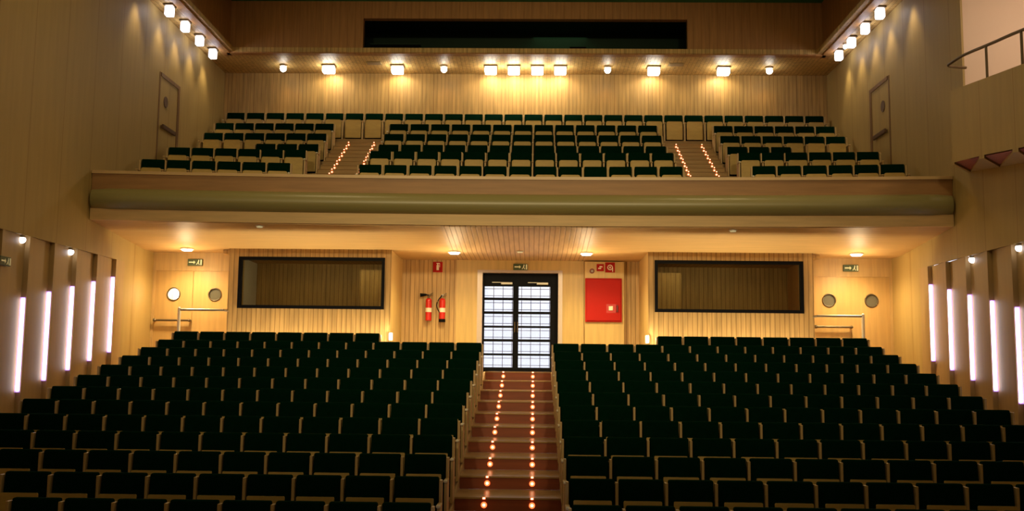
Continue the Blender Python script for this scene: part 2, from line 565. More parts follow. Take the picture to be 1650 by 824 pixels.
# foyer behind the main doors: white room with a gridded shop-front window
m = MB()
m.box(-2.2, -2.0, 24.5, 27.4, 2.6, 5.6)
m.box(2.0, 2.2, 24.5, 27.4, 2.6, 5.6)
m.box(-2.2, 2.2, 24.5, 27.4, 5.45, 5.6)
m.box(-2.2, 2.2, 27.3, 27.4, 5.3, 5.5)
m.box(-2.2, -1.02, 24.36, 24.5, 2.6, 5.6).box(1.0, 2.2, 24.36, 24.5, 2.6, 5.6)
m.box(-2.2, 2.2, 24.36, 24.5, 5.34, 5.6)
st(m.build('wall_foyer', M['white']))
st(B('floor_foyer', M['white'], -2.2, 2.2, 24.9, 27.4, 2.6, 2.93))
wn = thing('window_3', (0, 27.3, 2.93), None, None, kind='structure')
fr = MB()
for k in range(17):
    x = -2.0 + 0.25 * k
    fr.box(x - 0.008, x + 0.008, 0, 0.04, 0, 2.4)
for k in range(14):
    fr.box(-2.0, 2.0, 0.0, 0.04, 0.185 * k - 0.007, 0.185 * k + 0.007)
fr.build('window_grid', mat('grey_glazing_bar', (0.75, 0.66, 0.72), 0.6), wn)
MB().box(-2.0, 2.0, 0.05, 0.06, 0, 2.4).build('glass_pane', M['glass'], wn)

# main double doors
dr = thing('door_1', (0, 24.4, 2.93), None, None, kind='structure')
jm = MB()
jm.box(-1.02, -0.90, -0.26, 0.06, 0, 2.42).box(0.90, 1.00, -0.26, 0.06, 0, 2.42).box(-0.90, 0.90, -0.26, 0.06, 2.36, 2.42)
jm.build('door_frame', mat('pinkish_steel_jamb', (0.52, 0.42, 0.36), 0.35, 0.2), dr)
hd = MB().box(-0.90, 0.90, -0.02, 0.05, 2.18, 2.36)
hd.build('transom', M['black'], dr)
PZ = [(3.05, 3.33), (3.38, 3.66), (3.72, 3.99), (4.04, 4.32), (4.38, 4.65), (4.71, 4.98)]
for (x0, x1, p0, p1) in ((-0.90, -0.0801, -0.86, -0.175), (-0.08, 0.90, -0.04, 0.715)):
    lf = MB()
    zz = [0.0]
    lf.box(x0, p0, -0.02, 0.03, 0.0, 2.18)
    lf.box(p1, x1, -0.02, 0.03, 0.0, 2.18)
    prev = 0.0
    for a, b in PZ:
        lf.box(p0, p1, -0.02, 0.03, prev, a - 2.93)
        prev = b - 2.93
    lf.box(p0, p1, -0.02, 0.03, prev, 2.18)
    leaf = lf.build('door_leaf', M['black'], dr)
    MB().box(p0, p1, 0.002, 0.01, 0.1, 2.06).build('glass_pane', M['glass'], leaf)
    cxm = (p0 + p1) / 2
    cl = MB().box(cxm + 0.05, cxm + 0.33, -0.09, -0.022, 2.09, 2.15, 0.008)
    cl.box(cxm - 0.16, cxm + 0.1, -0.075, -0.055, 2.135, 2.15)
    cl.build('door_closer', M['steel'], leaf)
    sx = -0.125 if p1 < 0 else -0.06
    MB().cyl((sx, -0.07, 0.95), (sx, -0.07, 1.2), 0.012).cyl((sx, -0.07, 0.98), (sx, -0.02, 0.98), 0.008).cyl((sx, -0.07, 1.17), (sx, -0.02, 1.17), 0.008).build('handle', M['darksteel'], leaf)

# porthole double doors beside the control rooms
for s in (-1, 1):
    dr = thing('door_%d' % (2 if s < 0 else 3), (s * 7.47, YO, 2.88), None, None, kind='structure')
    for k in (-1, 1):          # k = -1 outer leaf on the extinguisher side, seen from the hall
        x0, x1 = (-0.87, -0.006) if k < 0 else (0.006, 0.87)
        pcx = (-0.44 if k < 0 else 0.51) if s < 0 else (-0.49 if k < 0 else 0.46)
        # leaf with a round hole
        n = 28
        bm = bmesh.new()
        R = 0.135
        zc = 1.75
        H = 2.29
        outer = []
        for i in range(n):
            a = 2 * PI * i / n
            dx, dz = math.cos(a), math.sin(a)
            tx = ((x1 - pcx) if dx > 0 else (x0 - pcx)) / dx if abs(dx) > 1e-6 else 1e9
            tz = ((H - zc) if dz > 0 else (0 - zc)) / dz if abs(dz) > 1e-6 else 1e9
            t = min(tx, tz)
            outer.append((pcx + dx * t, zc + dz * t))
        extra = [(x0, 0), (x1, 0), (x1, H), (x0, H)]
        inner = [(pcx + R * math.cos(2 * PI * i / n), zc + R * math.sin(2 * PI * i / n)) for i in range(n)]
        for yy, flip in ((0.02, 1), (0.06, -1)):
            vo = [bm.verts.new((a, yy, b)) for a, b in outer]
            vi = [bm.verts.new((a, yy, b)) for a, b in inner]
            for i in range(n):
                j = (i + 1) % n
                bm.faces.new((vo[i], vo[j], vi[j], vi[i]))
                # corner filler
                for ex in extra:
                    ao, bo = outer[i], outer[j]
                    if (abs(ao[0] - ex[0]) < 1e-6 and abs(bo[1] - ex[1]) < 1e-6) or (abs(ao[1] - ex[1]) < 1e-6 and abs(bo[0] - ex[0]) < 1e-6):
                        if not (abs(ao[0] - bo[0]) < 1e-6 or abs(ao[1] - bo[1]) < 1e-6):
                            bm.faces.new((vo[i], bm.verts.new((ex[0], yy, ex[1])), vo[j]))
            if flip == 1:
                front = vi
            else:
                for i in range(n):
                    j = (i + 1) % n
                    bm.faces.new((front[i], front[j], vi[j], vi[i]))
        q = MB(); q.bm.free(); q.bm = bm
        leaf = q.build('door_leaf', M['dooredge'], dr)
        ring = MB()
        pts = [(pcx + (R + 0.008) * math.cos(2 * PI * i / 28), 0.014, zc + (R + 0.008) * math.sin(2 * PI * i / 28)) for i in range(29)]
        ring.tube(pts, 0.016, 8)
        ring.build('porthole_rim', M['darksteel'], leaf, 60)
        MB().cyl((pcx, 0.035, zc), (pcx, 0.043, zc), R, n=28).build('glass_pane', M['glass'] if (s < 0 and k < 0) else mat('grey_porthole_pane', (0.13, 0.12, 0.08), 0.25), leaf)  # opaque grey panes: dim view into the lobby is put into the colour
        if k > 0:
            continue
        bar = MB()
        bx0, bx1 = (x0 + 0.05, x1 - 0.02)
        bar.cyl((bx0, -0.07, 1.15), (bx1, -0.07, 1.15), 0.024).ball((bx0, -0.07, 1.15), 0.04).ball((bx1, -0.07, 1.15), 0.035)
        bar.cyl((bx0, -0.07, 1.15), (bx0, 0.02, 1.15), 0.02).cyl((bx1, -0.07, 1.15), (bx1, 0.02, 1.15), 0.02)
        bar.build('push_bar', M['darksteel'], leaf)
    # lobby behind
    m = MB()
    a, b = (s * 7.47 - 0.95, s * 7.47 + 0.95)
    m.box(a - 0.1, a, YO + 0.16, 24.6, 2.6, 5.6).box(b, b + 0.1, YO + 0.16, 24.6, 2.6, 5.6).box(a, b, 24.5, 24.6, 2.6, 5.6)
    m.box(s * 7.47 - 0.03, s * 7.47 + 0.03, YO + 0.16, 24.5, 2.6, 5.6)
    m.box(a, b, YO + 0.16, 24.5, 5.5, 5.6)
    st(m.build('wall_lobby_' + ('left' if s < 0 else 'right'), M['white'] if s < 0 else M['brown']))
lamp('lobby_light', 'AREA', (-7.9, 23.9, 5.35), 130, (0.95, 0.95, 1.0), 0.4, (-7.9, 24.0, 0))

# fire things ---------------------------------------------------------------
def extinguisher(x, label, horn, steeltop):
    t = thing('fire_extinguisher', (x, YN - 0.105, 4.13), label, 'fire extinguisher')
    b = MB()
    r = 0.072
    b.cyl((0, 0, 0.0), (0, 0, 0.47), r, n=24).ball((0, 0, 0.47), r, sz=0.9, n=24)
    b.build('cylinder', M['extred'], t, 50)
    MB().cyl((0, 0, 0.20), (0, 0, 0.30), r + 0.002, n=24).build('label_band', M['signwhite'], t, 50)
    MB().cyl((0, 0, 0.52), (0, 0, 0.60), 0.022).box(-0.03, 0.03, -0.035, 0.03, 0.585, 0.62, 0.006).cyl((0, 0, 0.60), (0.10, -0.02, 0.655), 0.011).cyl((0, 0, 0.585), (0.10, -0.02, 0.605), 0.009).build('valve', M['darksteel'] if not steeltop else M['steel'], t, 40)
    if horn:
        h = MB().cyl((0.0, -0.03, 0.60), (-0.06, -0.03, 0.61), 0.014).cyl((-0.05, -0.03, 0.61), (-0.20, -0.03, 0.60), 0.022, 0.045)
        h.build('horn', M['blackmatt'], t, 40)
    else:
        h = MB()
        pts = [(-0.01 - 0.12 * math.sin(PI * k / 14), -0.03, 0.60 - 0.47 * k / 14) for k in range(15)]
        h.tube(pts, 0.012)
        h.build('hose', M['blackmatt'], t, 60)
        MB().cyl((0, 0, -0.03), (0, 0, 0.04), 0.080, 0.076, n=24).build('foot_ring', M['blackmatt'], t, 40)
    MB().box(-0.03, 0.03, r - 0.002, 0.104, 0.42, 0.50).box(-0.02, 0.02, r - 0.002, 0.104, 0.10, 0.14).build('wall_bracket', M['darksteel'], t)
    return t


extinguisher(-2.165, 'red fire extinguisher with black horn, hung on slatted wall nearer the control room', True, False)
extinguisher(-1.84, 'red fire extinguisher with curved hose and black foot, hung nearer the glazed doors', False, True)


def pictogram_sign(name, x, z, wd, hd, label, kind, y):
    t = thing(name, (x, y, z), label, 'sign')
    MB().box(-wd / 2, wd / 2, -0.012, 0, 0, hd, 0.003).build('sign_plate', M['red'], t)
    p = MB()
    if kind == 'extinguisher':
        p.box(-0.028, 0.028, -0.017, -0.012, 0.05, 0.17).box(-0.014, 0.014, -0.017, -0.012, 0.17, 0.20).box(-0.03, 0.045, -0.017, -0.012, 0.20, 0.22)
        p.box(0.04, 0.052, -0.017, -0.012, 0.12, 0.215)
    elif kind == 'hose':
        p.tube([(0.055 * math.cos(a * PI / 10), -0.016, hd / 2 + 0.055 * math.sin(a * PI / 10)) for a in range(21)], 0.012, 6)
        p.ball((0, -0.014, hd / 2), 0.022, sy=0.3)
        p.box(0.05, 0.07, -0.019, -0.012, 0.02, hd / 2)
    else:
        p.box(-0.05, 0.02, -0.017, -0.012, 0.05, 0.08).box(-0.02, 0.05, -0.017, -0.012, 0.09, 0.12)
    p.build('pictogram', M['signwhite'], t)
    return t


pictogram_sign('fire_sign', -1.975, 5.29, 0.23, 0.25, 'red sign with white extinguisher pictogram above the two extinguishers', 'extinguisher', YN)
pictogram_sign('fire_sign', 1.885, 5.33, 0.17, 0.17, 'small red sign with pale arrow marks, between the round button and hose sign', 'arrow', YN - 0.20)
pictogram_sign('fire_sign', 2.115, 5.30, 0.23, 0.24, 'red sign with pale hose reel ring above the red cabinet', 'hose', YN - 0.20)
t = thing('alarm_button', (1.69, YN - 0.20, 5.33), 'small round brown-red call button on pale panel above red hose cabinet', 'alarm')
MB().cyl((0, 0, 0), (0, -0.03, 0), 0.06, n=24).build('body', mat('dull_red', (0.22, 0.05, 0.02), 0.5), t, 40)
MB().cyl((0, -0.03, 0), (0, -0.04, 0), 0.025, n=16).build('push_button', M['steel'], t, 40)
t = thing('fire_hose_cabinet', (1.96, YN - 0.20, 4.13), 'large red fire hose cabinet on pale wooden casing by the glazed doors', 'cabinet')
MB().box(-0.43, 0.43, -0.06, 0.0, 0, 1.03, 0.01).build('body', M['red'], t)
d = MB().box(-0.40, 0.40, -0.082, -0.061, 0.03, 1.00, 0.008).build('door', M['red'], t)
MB().box(0.06, 0.29, -0.088, -0.083, 0.21, 0.42, 0.002).build('lock_plate', mat('dark_red', (0.45, 0.015, 0.01), 0.4), d)
MB().box(0.115, 0.215, -0.108, -0.089, 0.27, 0.37, 0.008).build('latch', M['signwhite'], d)
MB().box(0.30, 0.335, -0.12, -0.083, 0.23, 0.40, 0.008).build('handle', mat('maroon', (0.12, 0.01, 0.01), 0.4), d)


def exit_sign(loc, label, rz=0.0, wd=0.34, lit=True):
    t = thing('exit_sign', loc, label, 'sign', rz=rz)
    MB().box(-wd / 2, wd / 2, -0.05, 0, -0.075, 0.075, 0.006).build('housing', M['signgreen'], t)
    p = MB()
    p.box(-wd / 2 + 0.03, -0.03, -0.054, -0.05, -0.012, 0.014)
    p.prism([(-0.03, 0.04), (0.01, 0.0), (-0.03, -0.04)], -0.054, -0.05, 'y')
    # running figure and doorway
    p.ball((0.085, -0.052, 0.045), 0.013, sy=0.2)
    p.prism([(0.07, 0.03), (0.095, 0.033), (0.085, -0.01), (0.06, -0.008)], -0.054, -0.05, 'y')
    p.prism([(0.06, -0.008), (0.075, -0.01), (0.045, -0.055), (0.03, -0.05)], -0.054, -0.05, 'y')
    p.prism([(0.07, -0.01), (0.085, -0.008), (0.11, -0.055), (0.095, -0.058)], -0.054, -0.05, 'y')
    p.box(0.125, wd / 2 - 0.012, -0.054, -0.05, -0.06, 0.06)
    p.build('pictogram', M['signlit'] if lit else M['signgreen'], t)
    return t


exit_sign((0.0, YN - 0.05, 5.425), 'small lit exit sign centred above the glazed double doors')
exit_sign((-7.43, YO, 5.36), 'small green exit sign above porthole doors on the extinguisher side')
exit_sign((7.47, YO, 5.36), 'small green exit sign above porthole doors on the hose cabinet side')
exit_sign((-8.40, 16.48, 4.68), 'small green exit sign on the finned side wall at the picture edge', rz=PI / 2)

# guard rails by the porthole doors
for s in (-1, 1):
    t = thing('guard_rail', (s * 7.37, 22.0, 2.88), 'steel guard rail with one post between back seats and porthole doors, ' + SIDE[s] + ' side', 'railing')
    MB().cyl((0, 0, 0), (0, 0, 1.36), 0.035, n=16).ball((0, 0, 1.36), 0.035, n=16).build('post', M['armcap'], t, 40)
    MB().cyl((0, 0, 1.335), (-s * 0.96, 0, 1.335), 0.026, n=14).cyl((-s * 0.96, 0, 1.335), (-s * 0.96, 0.32, 1.335), 0.026).build('handrail', M['steel'], t, 40)

# small white fittings at the inner corners of the control rooms
for s in (-1, 1):
    t = thing('wall_socket_light', (s * 2.79, YF - 0.06, 3.60), 'small white light fitting at foot of control room corner, ' + SIDE[s] + ' side', 'light')
    MB().box(-0.04, 0.04, -0.03, 0.06, 0, 0.17, 0.01).build('housing', M['white'], t)
    MB().box(-0.028, 0.028, -0.038, -0.031, 0.02, 0.15).build('lens', mat('white_lens', (1, 1, 1), 0.4, emit=(1, 0.95, 0.85), es=1.1), t)

# downlights under the balcony
DL = [(-7.39, 22.37, 'in front of the porthole doors on the extinguisher side'), (-1.45, 22.46, 'in the niche, on the extinguisher side'),
      (1.48, 22.48, 'in the niche, on the hose cabinet side'), (7.36, 22.29, 'in front of the porthole doors on the hose cabinet side')]
for i, (x, y, tx) in enumerate(DL):
    z = zsoff(y)
    t = thing('ceiling_downlight', (x, y, z), 'round downlight ' + tx, 'light', 'lit downlights under the balcony')
    MB().cyl((0, 0, 0.005), (0, 0, -0.02), 0.15, n=28).build('trim_ring', M['signwhite'], t, 40)
    MB().cyl((0, 0, -0.021), (0, 0, -0.05), 0.125, 0.10, n=28).build('lens', M['downglow'], t, 40)
    inner = i in (1, 2)
    lamp('downlight_beam', 'SPOT', (x, y, z - 0.08), 420 if inner else 330, (1, 0.79, 0.38) if inner else (1, 0.75, 0.40), 0.12, (x * (0.97 if inner else 0.99), y + 0.05, 0), math.radians(150), 1.0)
    lamp('downlight_soffit_fill', 'POINT', (x, y - 0.2, z - 0.45), 26, (1, 0.74, 0.42), 0.15)  # extra point added below the lens to brighten the soffit
for (x, y, tx) in ((-5.16, 20.06, 'near balcony edge above extinguisher side seats'), (4.25, 20.10, 'near balcony edge above hose cabinet side seats'), (0.01, 22.33, 'above the glazed doors')):
    t = thing('ceiling_spot', (x, y, zsoff(y)), 'small dim recessed spot in the soffit ' + tx, 'light')
    MB().cyl((0, 0, 0.005), (0, 0, -0.015), 0.085, n=24).build('trim_ring', M['nosing'], t, 40)
    MB().cyl((0, 0, -0.016), (0, 0, -0.035), 0.06, n=24).build('lens', M['faint_lens'], t, 40)

# ------------------------------------------------------------------ balcony
def bow(x, b):
    return -b * (x / 8.0) ** 2


xs = [-8.39 + 16.78 * k / 40 for k in range(41)]
ypath = [(x, 19.98 + bow(x, 0.34)) for x in xs]
par = thing('wall_balcony_front', (0, 0, 0), None, None, kind='structure')
MB().sweep([(-0.03, 6.75), (-0.03, 6.81), (0.34, 6.83), (0.34, 6.75)], ypath).build('cap_rail', M['cap'], par)
MB().sweep([(0.02, 6.44), (0.0, 6.75), (0.30, 6.75), (0.30, 5.95), (0.02, 5.95)], ypath).build('upper_panel', M['band'], par)
prof = [(0.10, 6.465)]
for k in range(13):
    a = PI / 2 + PI * k / 12
    prof.append((0.0 + 0.19 * math.cos(a), 6.25 + 0.205 * math.sin(a)))
prof.append((0.10, 6.045))
rp = MB()
inner_x = [-8.36 + 16.72 * k / 48 for k in range(49)]
rings = []
for i, x in enumerate(inner_x):
    e = min(1.0, (8.39 - abs(x)) / 0.16)
    sc = math.sqrt(max(0.03, 1 - (1 - e) ** 2))
    y = 19.98 + bow(x, 0.34)
    rings.append([rp.bm.verts.new((x, y + (dy * sc if dy < 0 else dy), 6.255 + (z - 6.255) * (0.7 + 0.3 * sc))) for dy, z in prof])
for a, b in zip(rings, rings[1:]):
    for k in range(len(prof) - 1):
        rp.bm.faces.new((a[k], a[k + 1], b[k + 1], b[k]))
rp.bm.faces.new(rings[0]); rp.bm.faces.new(rings[-1][::-1])
rp.build('padded_roll', M['olive'], par, 50)
MB().sweep([(0.0, 5.83), (0.0, 6.06), (0.10, 6.06), (0.10, 5.83)], ypath).build('fascia', M['fascia'], par)

# rows: front of side frames, floor, bow
BR = [(27.38, 9.15, 0.0), (26.48, 8.64, 0.0), (25.58, 8.16, 0.0), (24.68, 7.68, 0.0), (23.45, 7.24, 0.3), (22.08, 6.63, 0.5)]
fb = MB()
prevy = 27.9
for i, (y, z, b) in enumerate(BR):
    y0 = y - 0.42 if i < 4 else (BR[i][0] - 0.8 if i == 4 else 20.3)
    fb.box(-8.45, 8.45, y0, prevy, z - 0.55, z)
    prevy = y0 + 0.001
fb.box(-8.45, 8.45, 20.28, 24.9, 6.1, 6.16)
st(fb.build('floor_balcony', M['carpetwood']))

# balcony aisle stairs, amber lights in two lines
def led(parent, x, y, z, r=0.026, face='y'):
    m = MB()
    if face == 'y':
        m.cyl((x, y, z), (x, y - 0.006, z), r * 1.55, n=12, mi=0).cyl((x, y - 0.0061, z), (x, y - 0.012, z), r * 0.72, n=12, mi=1)
    else:
        m.box(x - r, x + r, y - 0.004, y + 0.03, z - 0.03, z - 0.004, mi=0).box(x - r * 0.7, x + r * 0.7, y - 0.008, y + 0.03, z - 0.026, z - 0.008, mi=1)
    return m.build('step_light', [M['led'], M['ledcore']], parent)


for s in (-1, 1):
    ax = 4.31 if s < 0 else 4.40
    t = thing('balcony_stairs', (s * ax, 27.1, 9.15), 'wooden balcony aisle stairs edged with small amber lights, ' + SIDE[s] + ' side', 'stairs')
    xa, xb = (-0.69, 0.71) if s < 0 else (-0.80, 0.60)
    for j in range(1, 14):
        z1 = -0.1633 * j
        y1 = -0.30 * j - 0.16
        stp = MB().box(xa, xb, y1, y1 + 0.31, z1 - 0.1433, z1 - 0.021).build('step', M['tread'], t)
        MB().box(xa, xb, y1 - 0.02, y1 + 0.279, z1 - 0.02, z1, 0.004).build('tread_board', M['tread'], stp)
        for lx in (-0.34, 0.34):
            led(stp, lx, y1 - 0.001, z1 - 0.075, 0.019)
            led(stp, lx, y1 - 0.021, z1 + 0.010, 0.014, 'z')


# ------------------------------------------------------------------ stalls aisle stairs
NY0, NZ0, SR, SZ = 21.93, 2.955, 0.92, 0.1805
stairs = thing('aisle_stairs', (0, 21.0, 0.6), 'central wooden aisle stairs with mahogany risers and two lines of amber lights', 'stairs')
st(B('floor_doorway', M['tread'], -0.72, 0.72, NY0 + 0.021, 24.36, 2.70, NZ0))
oz = Vector((0, 21.0, 0.6))
for k in range(0, 14):
    y = NY0 - SR * k
    z = NZ0 - SZ * k
    if k == 0:
        m = MB().box(-0.70, 0.70, y - oz.y, y + 0.02 - oz.y, z - SZ - oz.z, z - 0.022 - oz.z)
    else:
        m = MB().box(-0.70, 0.70, y - oz.y, y + SR + 0.02 - oz.y, z - SZ - oz.z, z - 0.022 - oz.z)
    stp = m.build('step', M['riser'], stairs)
    m = MB()
    if k == 0:
        m.box(-0.70, 0.70, y - 0.025 - oz.y, y - 0.001 - oz.y, z - 0.022 - oz.z, z + 0.002 - oz.z)
    else:
        m.box(-0.70, 0.70, y - 0.025 - oz.y, y + SR - 0.001 - oz.y, z - 0.022 - oz.z, z - oz.z)
    m.build('tread_board', M['tread'], stp)
    for lx in (-0.315, 0.315):
        led(stp, lx, y - 0.001 - oz.y, z - 0.10 - oz.z, 0.026)
        led(stp, lx, y - 0.026 - oz.y, z + 0.006 - oz.z, 0.020, 'z')
ck = MB()
for s in (-1, 1):
    pts = [(21.9, 2.95), (21.9, 2.2), (7.0, -0.8), (7.0, 0.02)]
    ck.prism(pts, s * 0.702, s * 0.738, 'x')
st(ck.build('trim_2', M['armwood']))

# ------------------------------------------------------------------ seats
def rounded(w_, z0, z1, r, n=5, rb=0.02):
    pts = []
    for cx, cz, a0, rr in ((w_ / 2 - r, z1 - r, 0, r), (-w_ / 2 + r, z1 - r, 90, r), (-w_ / 2 + rb, z0 + rb, 180, rb), (w_ / 2 - rb, z0 + rb, 270, rb)):
        for k in range(n + 1):
            a = math.radians(a0 + 90 * k / n)
            pts.append((cx + rr * math.cos(a), cz + rr * math.sin(a)))
    return pts


SHT = 0.612


def seat_proto(name, p, shellw, curve_r, zlow):
    root = thing(name, (0, 0, 0), 'x', 'seat')
    # back cushion, leaning back
    m = MB()
    m.box(-p / 2 + 0.024, p / 2 - 0.024, 0.0, 0.085, 0.38, 0.83, 0.022, seg=3)
    for v in m.bm.verts:
        v.co.y += (v.co.z - 0.38) * 0.10
        v.co.y += 0.012 * math.cos(v.co.x / p * PI)
    back = m.build('backrest', M['velvet'], root, 50)
    m = MB().prism(rounded(p - 0.036, 0.04, 0.80, 0.03), 0.0, 0.012, 'y')
    for v in m.bm.verts:
        v.co.y += 0.088 + max(0, v.co.z - 0.38) * 0.10
    m.build('shade_backing', M['blackmatt'], back)  # black plate carried low, its colour standing in for shade in the gaps
    # tipped-up seat: pad behind, plywood underside in front
    m = MB().box(-shellw / 2 + 0.01, shellw / 2 - 0.01, -0.105, -0.012, zlow + 0.03, 0.59, 0.02)
    pad = m.build('seat', M['velvet'], root, 50)
    m = MB().prism(rounded(shellw, zlow, SHT, curve_r), -0.125, -0.106, 'y')
    for v in m.bm.verts:
        v.co.y += -0.05 * (SHT - v.co.z) + 0.02 * (2 * v.co.x / shellw) ** 2
    m.build('seat_shell', M['seatwood'], pad)
    return root


def arm_mesh(name):
    m = MB()
    m.box(-0.0165, 0.0165, 0.0, 0.10, 0.0, 0.80, 0.006)
    m.box(-0.0165, 0.0165, -0.22, 0.001, 0.0, 0.53, 0.005)
    o = m.build(name, M['armwood'])
    me = o.data
    bpy.data.objects.remove(o)
    m = MB()
    m.box(-0.026, 0.026, -0.25, 0.0, 0.531, 0.558, 0.011, seg=3)
    o = m.build('armrest_pad', M['armwood'])
    me2 = o.data
    bpy.data.objects.remove(o)
    m = MB()
    m.ball((0, -0.245, 0.545), 0.028, sx=1.0, sy=0.6, sz=0.75, n=12)
    o = m.build('end_highlight', M['armcap'], None, 60)  # highlight painted as a pale knob on the armrest end
    me3 = o.data
    bpy.data.objects.remove(o)
    return me, me2, me3


ARM, ARMPAD, END_HIGHLIGHT = arm_mesh('side_frame')


def add_arm(root, x, end=False):
    a = bpy.data.objects.new('side_frame', ARM)
    C.objects.link(a); a.parent = root; a.location = (x, 0, 0)
    b = bpy.data.objects.new('armrest', ARMPAD)
    C.objects.link(b); b.parent = a
    if end:
        c = bpy.data.objects.new('end_highlight', END_HIGHLIGHT)
        C.objects.link(c); c.parent = a


def make_kinds(name, p, shellw, cr, zl):
    out = {}
    for key, arms in (('p', [(p / 2, False)]), ('m', [(-p / 2, False)]), ('ps', [(p / 2, False), (-p / 2, True)]), ('ms', [(-p / 2, False), (p / 2, True)]), ('both', [(p / 2, True), (-p / 2, True)])):
        r = seat_proto(name, p, shellw, cr, zl)
        for x, e in arms:
            add_arm(r, x, e)
        out[key] = [r, False]
    return out


def place(kinds, key, x, y, z, label, group, rz=0.0):
    rec = kinds[key]
    if not rec[1]:
        o = rec[0]; rec[1] = True
    else:
        o = copy_tree(rec[0])
    o.location = (x, y, z)
    o.rotation_euler = (0, 0, rz)
    o['label'] = label
    o['group'] = group
    return o


def finish(kinds):
    for r, used in kinds.values():
        if not used:
            for ch in list(r.children):
                for g in list(ch.children):
                    bpy.data.objects.remove(g)
                bpy.data.objects.remove(ch)
            bpy.data.objects.remove(r)


P = 0.55
SK = make_kinds('stalls_chair', P, 0.42, 0.012, 0.16)
for i in range(-1, 12):
    y = ROW0 - RUN * i
    z = FLOOR0 - RISE * i if i >= 0 else 2.88
    for s in (-1, 1):
        for n in range(12):
            if i == -1 and n < 4:
                continue
            if 0.70 + P * n + 0.1 > y * 0.5116 + (0.28 if s > 0 else -0.30):
                continue                      # wholly outside the picture
            x = s * (0.704 + P * (n + 0.5))
            base = 'p' if s > 0 else 'm'
            key = base + ('s' if (n == 0 or (i == -1 and n == 4)) else '')
            row = 'row %s' % ORD[i + 2]
            if i == -1:
                lab = 'dark green tip-up seat in short back row, %s from control room corner, %s side stalls' % (ORD[n - 3], SIDE[s].split()[0])
            else:
                lab = 'dark tip-up seat, %s from central aisle, %s row from back, %s side stalls' % (ORD[n + 1], ORD[i + 2], SIDE[s].split()[0])
            place(SK, key, x, y, z + (0.02 if i == -1 else 0), lab, 'stalls seats, %s side' % SIDE[s])
finish(SK)

BP = 0.55
BK = make_kinds('balcony_chair', 0.533, 0.43, 0.05, 0.10)
# the back row runs unbroken across the aisle heads: 30 seats
bp1 = 0.548
for n in range(30):
    x = -8.22 + bp1 * (n + 0.5)
    key = 'p' if n else 'ps'
    place(BK, key, x, BR[0][0], BR[0][1], 'balcony back row tip-up seat, %s counted from the wall on the extinguisher side' % ORD[n + 1], 'balcony back row seats')
low_seat = None
for r in range(1, 6):
    y0, z0, b = BR[r]
    rowtxt = ORD[6 - r]
    for n in range(13):
        x = -3.575 + BP * (n + 0.5)
        key = 'p' if n not in (0,) else 'ps'
        if n == 12:
            key = 'p'
        o = place(BK, key, x, y0 + bow(x, b), z0, 'central balcony block tip-up seat, %s from extinguisher side aisle, %s row from rail' % (ORD[n + 1], rowtxt), 'central balcony seats', math.atan(2 * b * x / 64) * -1)
        if r == 5 and n == 9:
            low_seat = o
    for s in (-1, 1):
        cnt = 3 if r == 3 else 6
        xe = 5.02
        for n in range(cnt):
            x = s * (xe + 0.535 * (n + 0.5))
            key = ('p' if s > 0 else 'm') + ('s' if n == 0 else '')
            place(BK, key, x, y0 + bow(x, b), z0, 'balcony side block tip-up seat, %s from aisle, %s row from rail, %s side' % (ORD[n + 1], rowtxt, SIDE[s].split()[0]), 'balcony side block seats, %s side' % SIDE[s], -math.atan(2 * b * x / 64))
finish(BK)
if low_seat is not None:          # the one seat left folded down in the balcony's front row
    low_seat['label'] = 'balcony seat folded down so no plywood shows, tenth from extinguisher side aisle by rail'
    for ch in low_seat.children:
        if ch.name.startswith('seat') :
            ch.matrix_parent_inverse = Matrix.Identity(4)
            ch.location = (0, -0.02, 0.42)
            ch.rotation_euler = (math.radians(85), 0, 0)
            ch.location = (0, -0.04 - 0.10, 0.43)
            ch.matrix_local = Matrix.Translation((0, -0.02, 0.33)) @ Matrix.Rotation(math.radians(84), 4, 'X') @ Matrix.Translation((0, 0.03, -0.12))

# ------------------------------------------------------------------ lamp slots along the stalls walls
def fin_lamps(s):
    tooth = 0.92
    y_first = 21.02
    mw = MB()
    # folded panels: flush at the near end, set back at the far end where the lamp slot is
    for k in range(-1, 16):
        yb = y_first - tooth * k
        ya = yb - tooth
        if k == -1:
            yb = 21.46; ya = 21.02
            mw.prism([(s * 8.40, ya), (s * 8.40, yb), (s * 8.64, yb), (s * 8.64, ya)], -1.4, 5.2)
            continue
        mw.prism([(s * 8.40, ya + 0.001), (s * 8.487, yb - 0.0), (s * 8.64, yb), (s * 8.64, ya + 0.001)], -1.4, 5.2)
    st(mw.build('wall_fins_' + ('left' if s < 0 else 'right'), M['fin']))
    for k in range(8):
        y = y_first - tooth * k
        zb = 3.28 - 0.184 * k
        zt = 4.81 - 0.172 * k
        h = zt - zb
        if k < 5:
            pass
        t = thing('strip_light', (s * 8.440, y - 0.014, zb), 'tall white strip light in a wall slot, %s from the balcony, %s side' % (ORD[k + 1], SIDE[s]), 'light', 'strip lights, %s side wall' % SIDE[s])
        MB().box(-0.040 + s * 0.010, 0.040 + s * 0.010, -0.03, 0.012, -0.02, h + 0.02, 0.005).build('housing', M['tubeedge'], t)
        MB().box(-0.032 - s * 0.014, 0.030 - s * 0.014, -0.055, -0.0305, 0, h, 0.010).build('diffuser', M['tube'], t)
    for y in (17.18, 19.02):
        t = thing('slot_spot', (s * 8.45, y - 0.02, 5.13), 'small bright round spot at slot top, %s the balcony, %s side' % ('nearer' if y > 18 else 'farther from', SIDE[s]), 'light')
        MB().cyl((0, 0, 0.065), (0, 0, 0.02), 0.05, n=16).build('socket', M['steel'], t, 40)
        MB().ball((0, 0, -0.01), 0.062, n=16).build('bulb', M['sidelamp'], t, 60)


fin_lamps(-1)
fin_lamps(1)

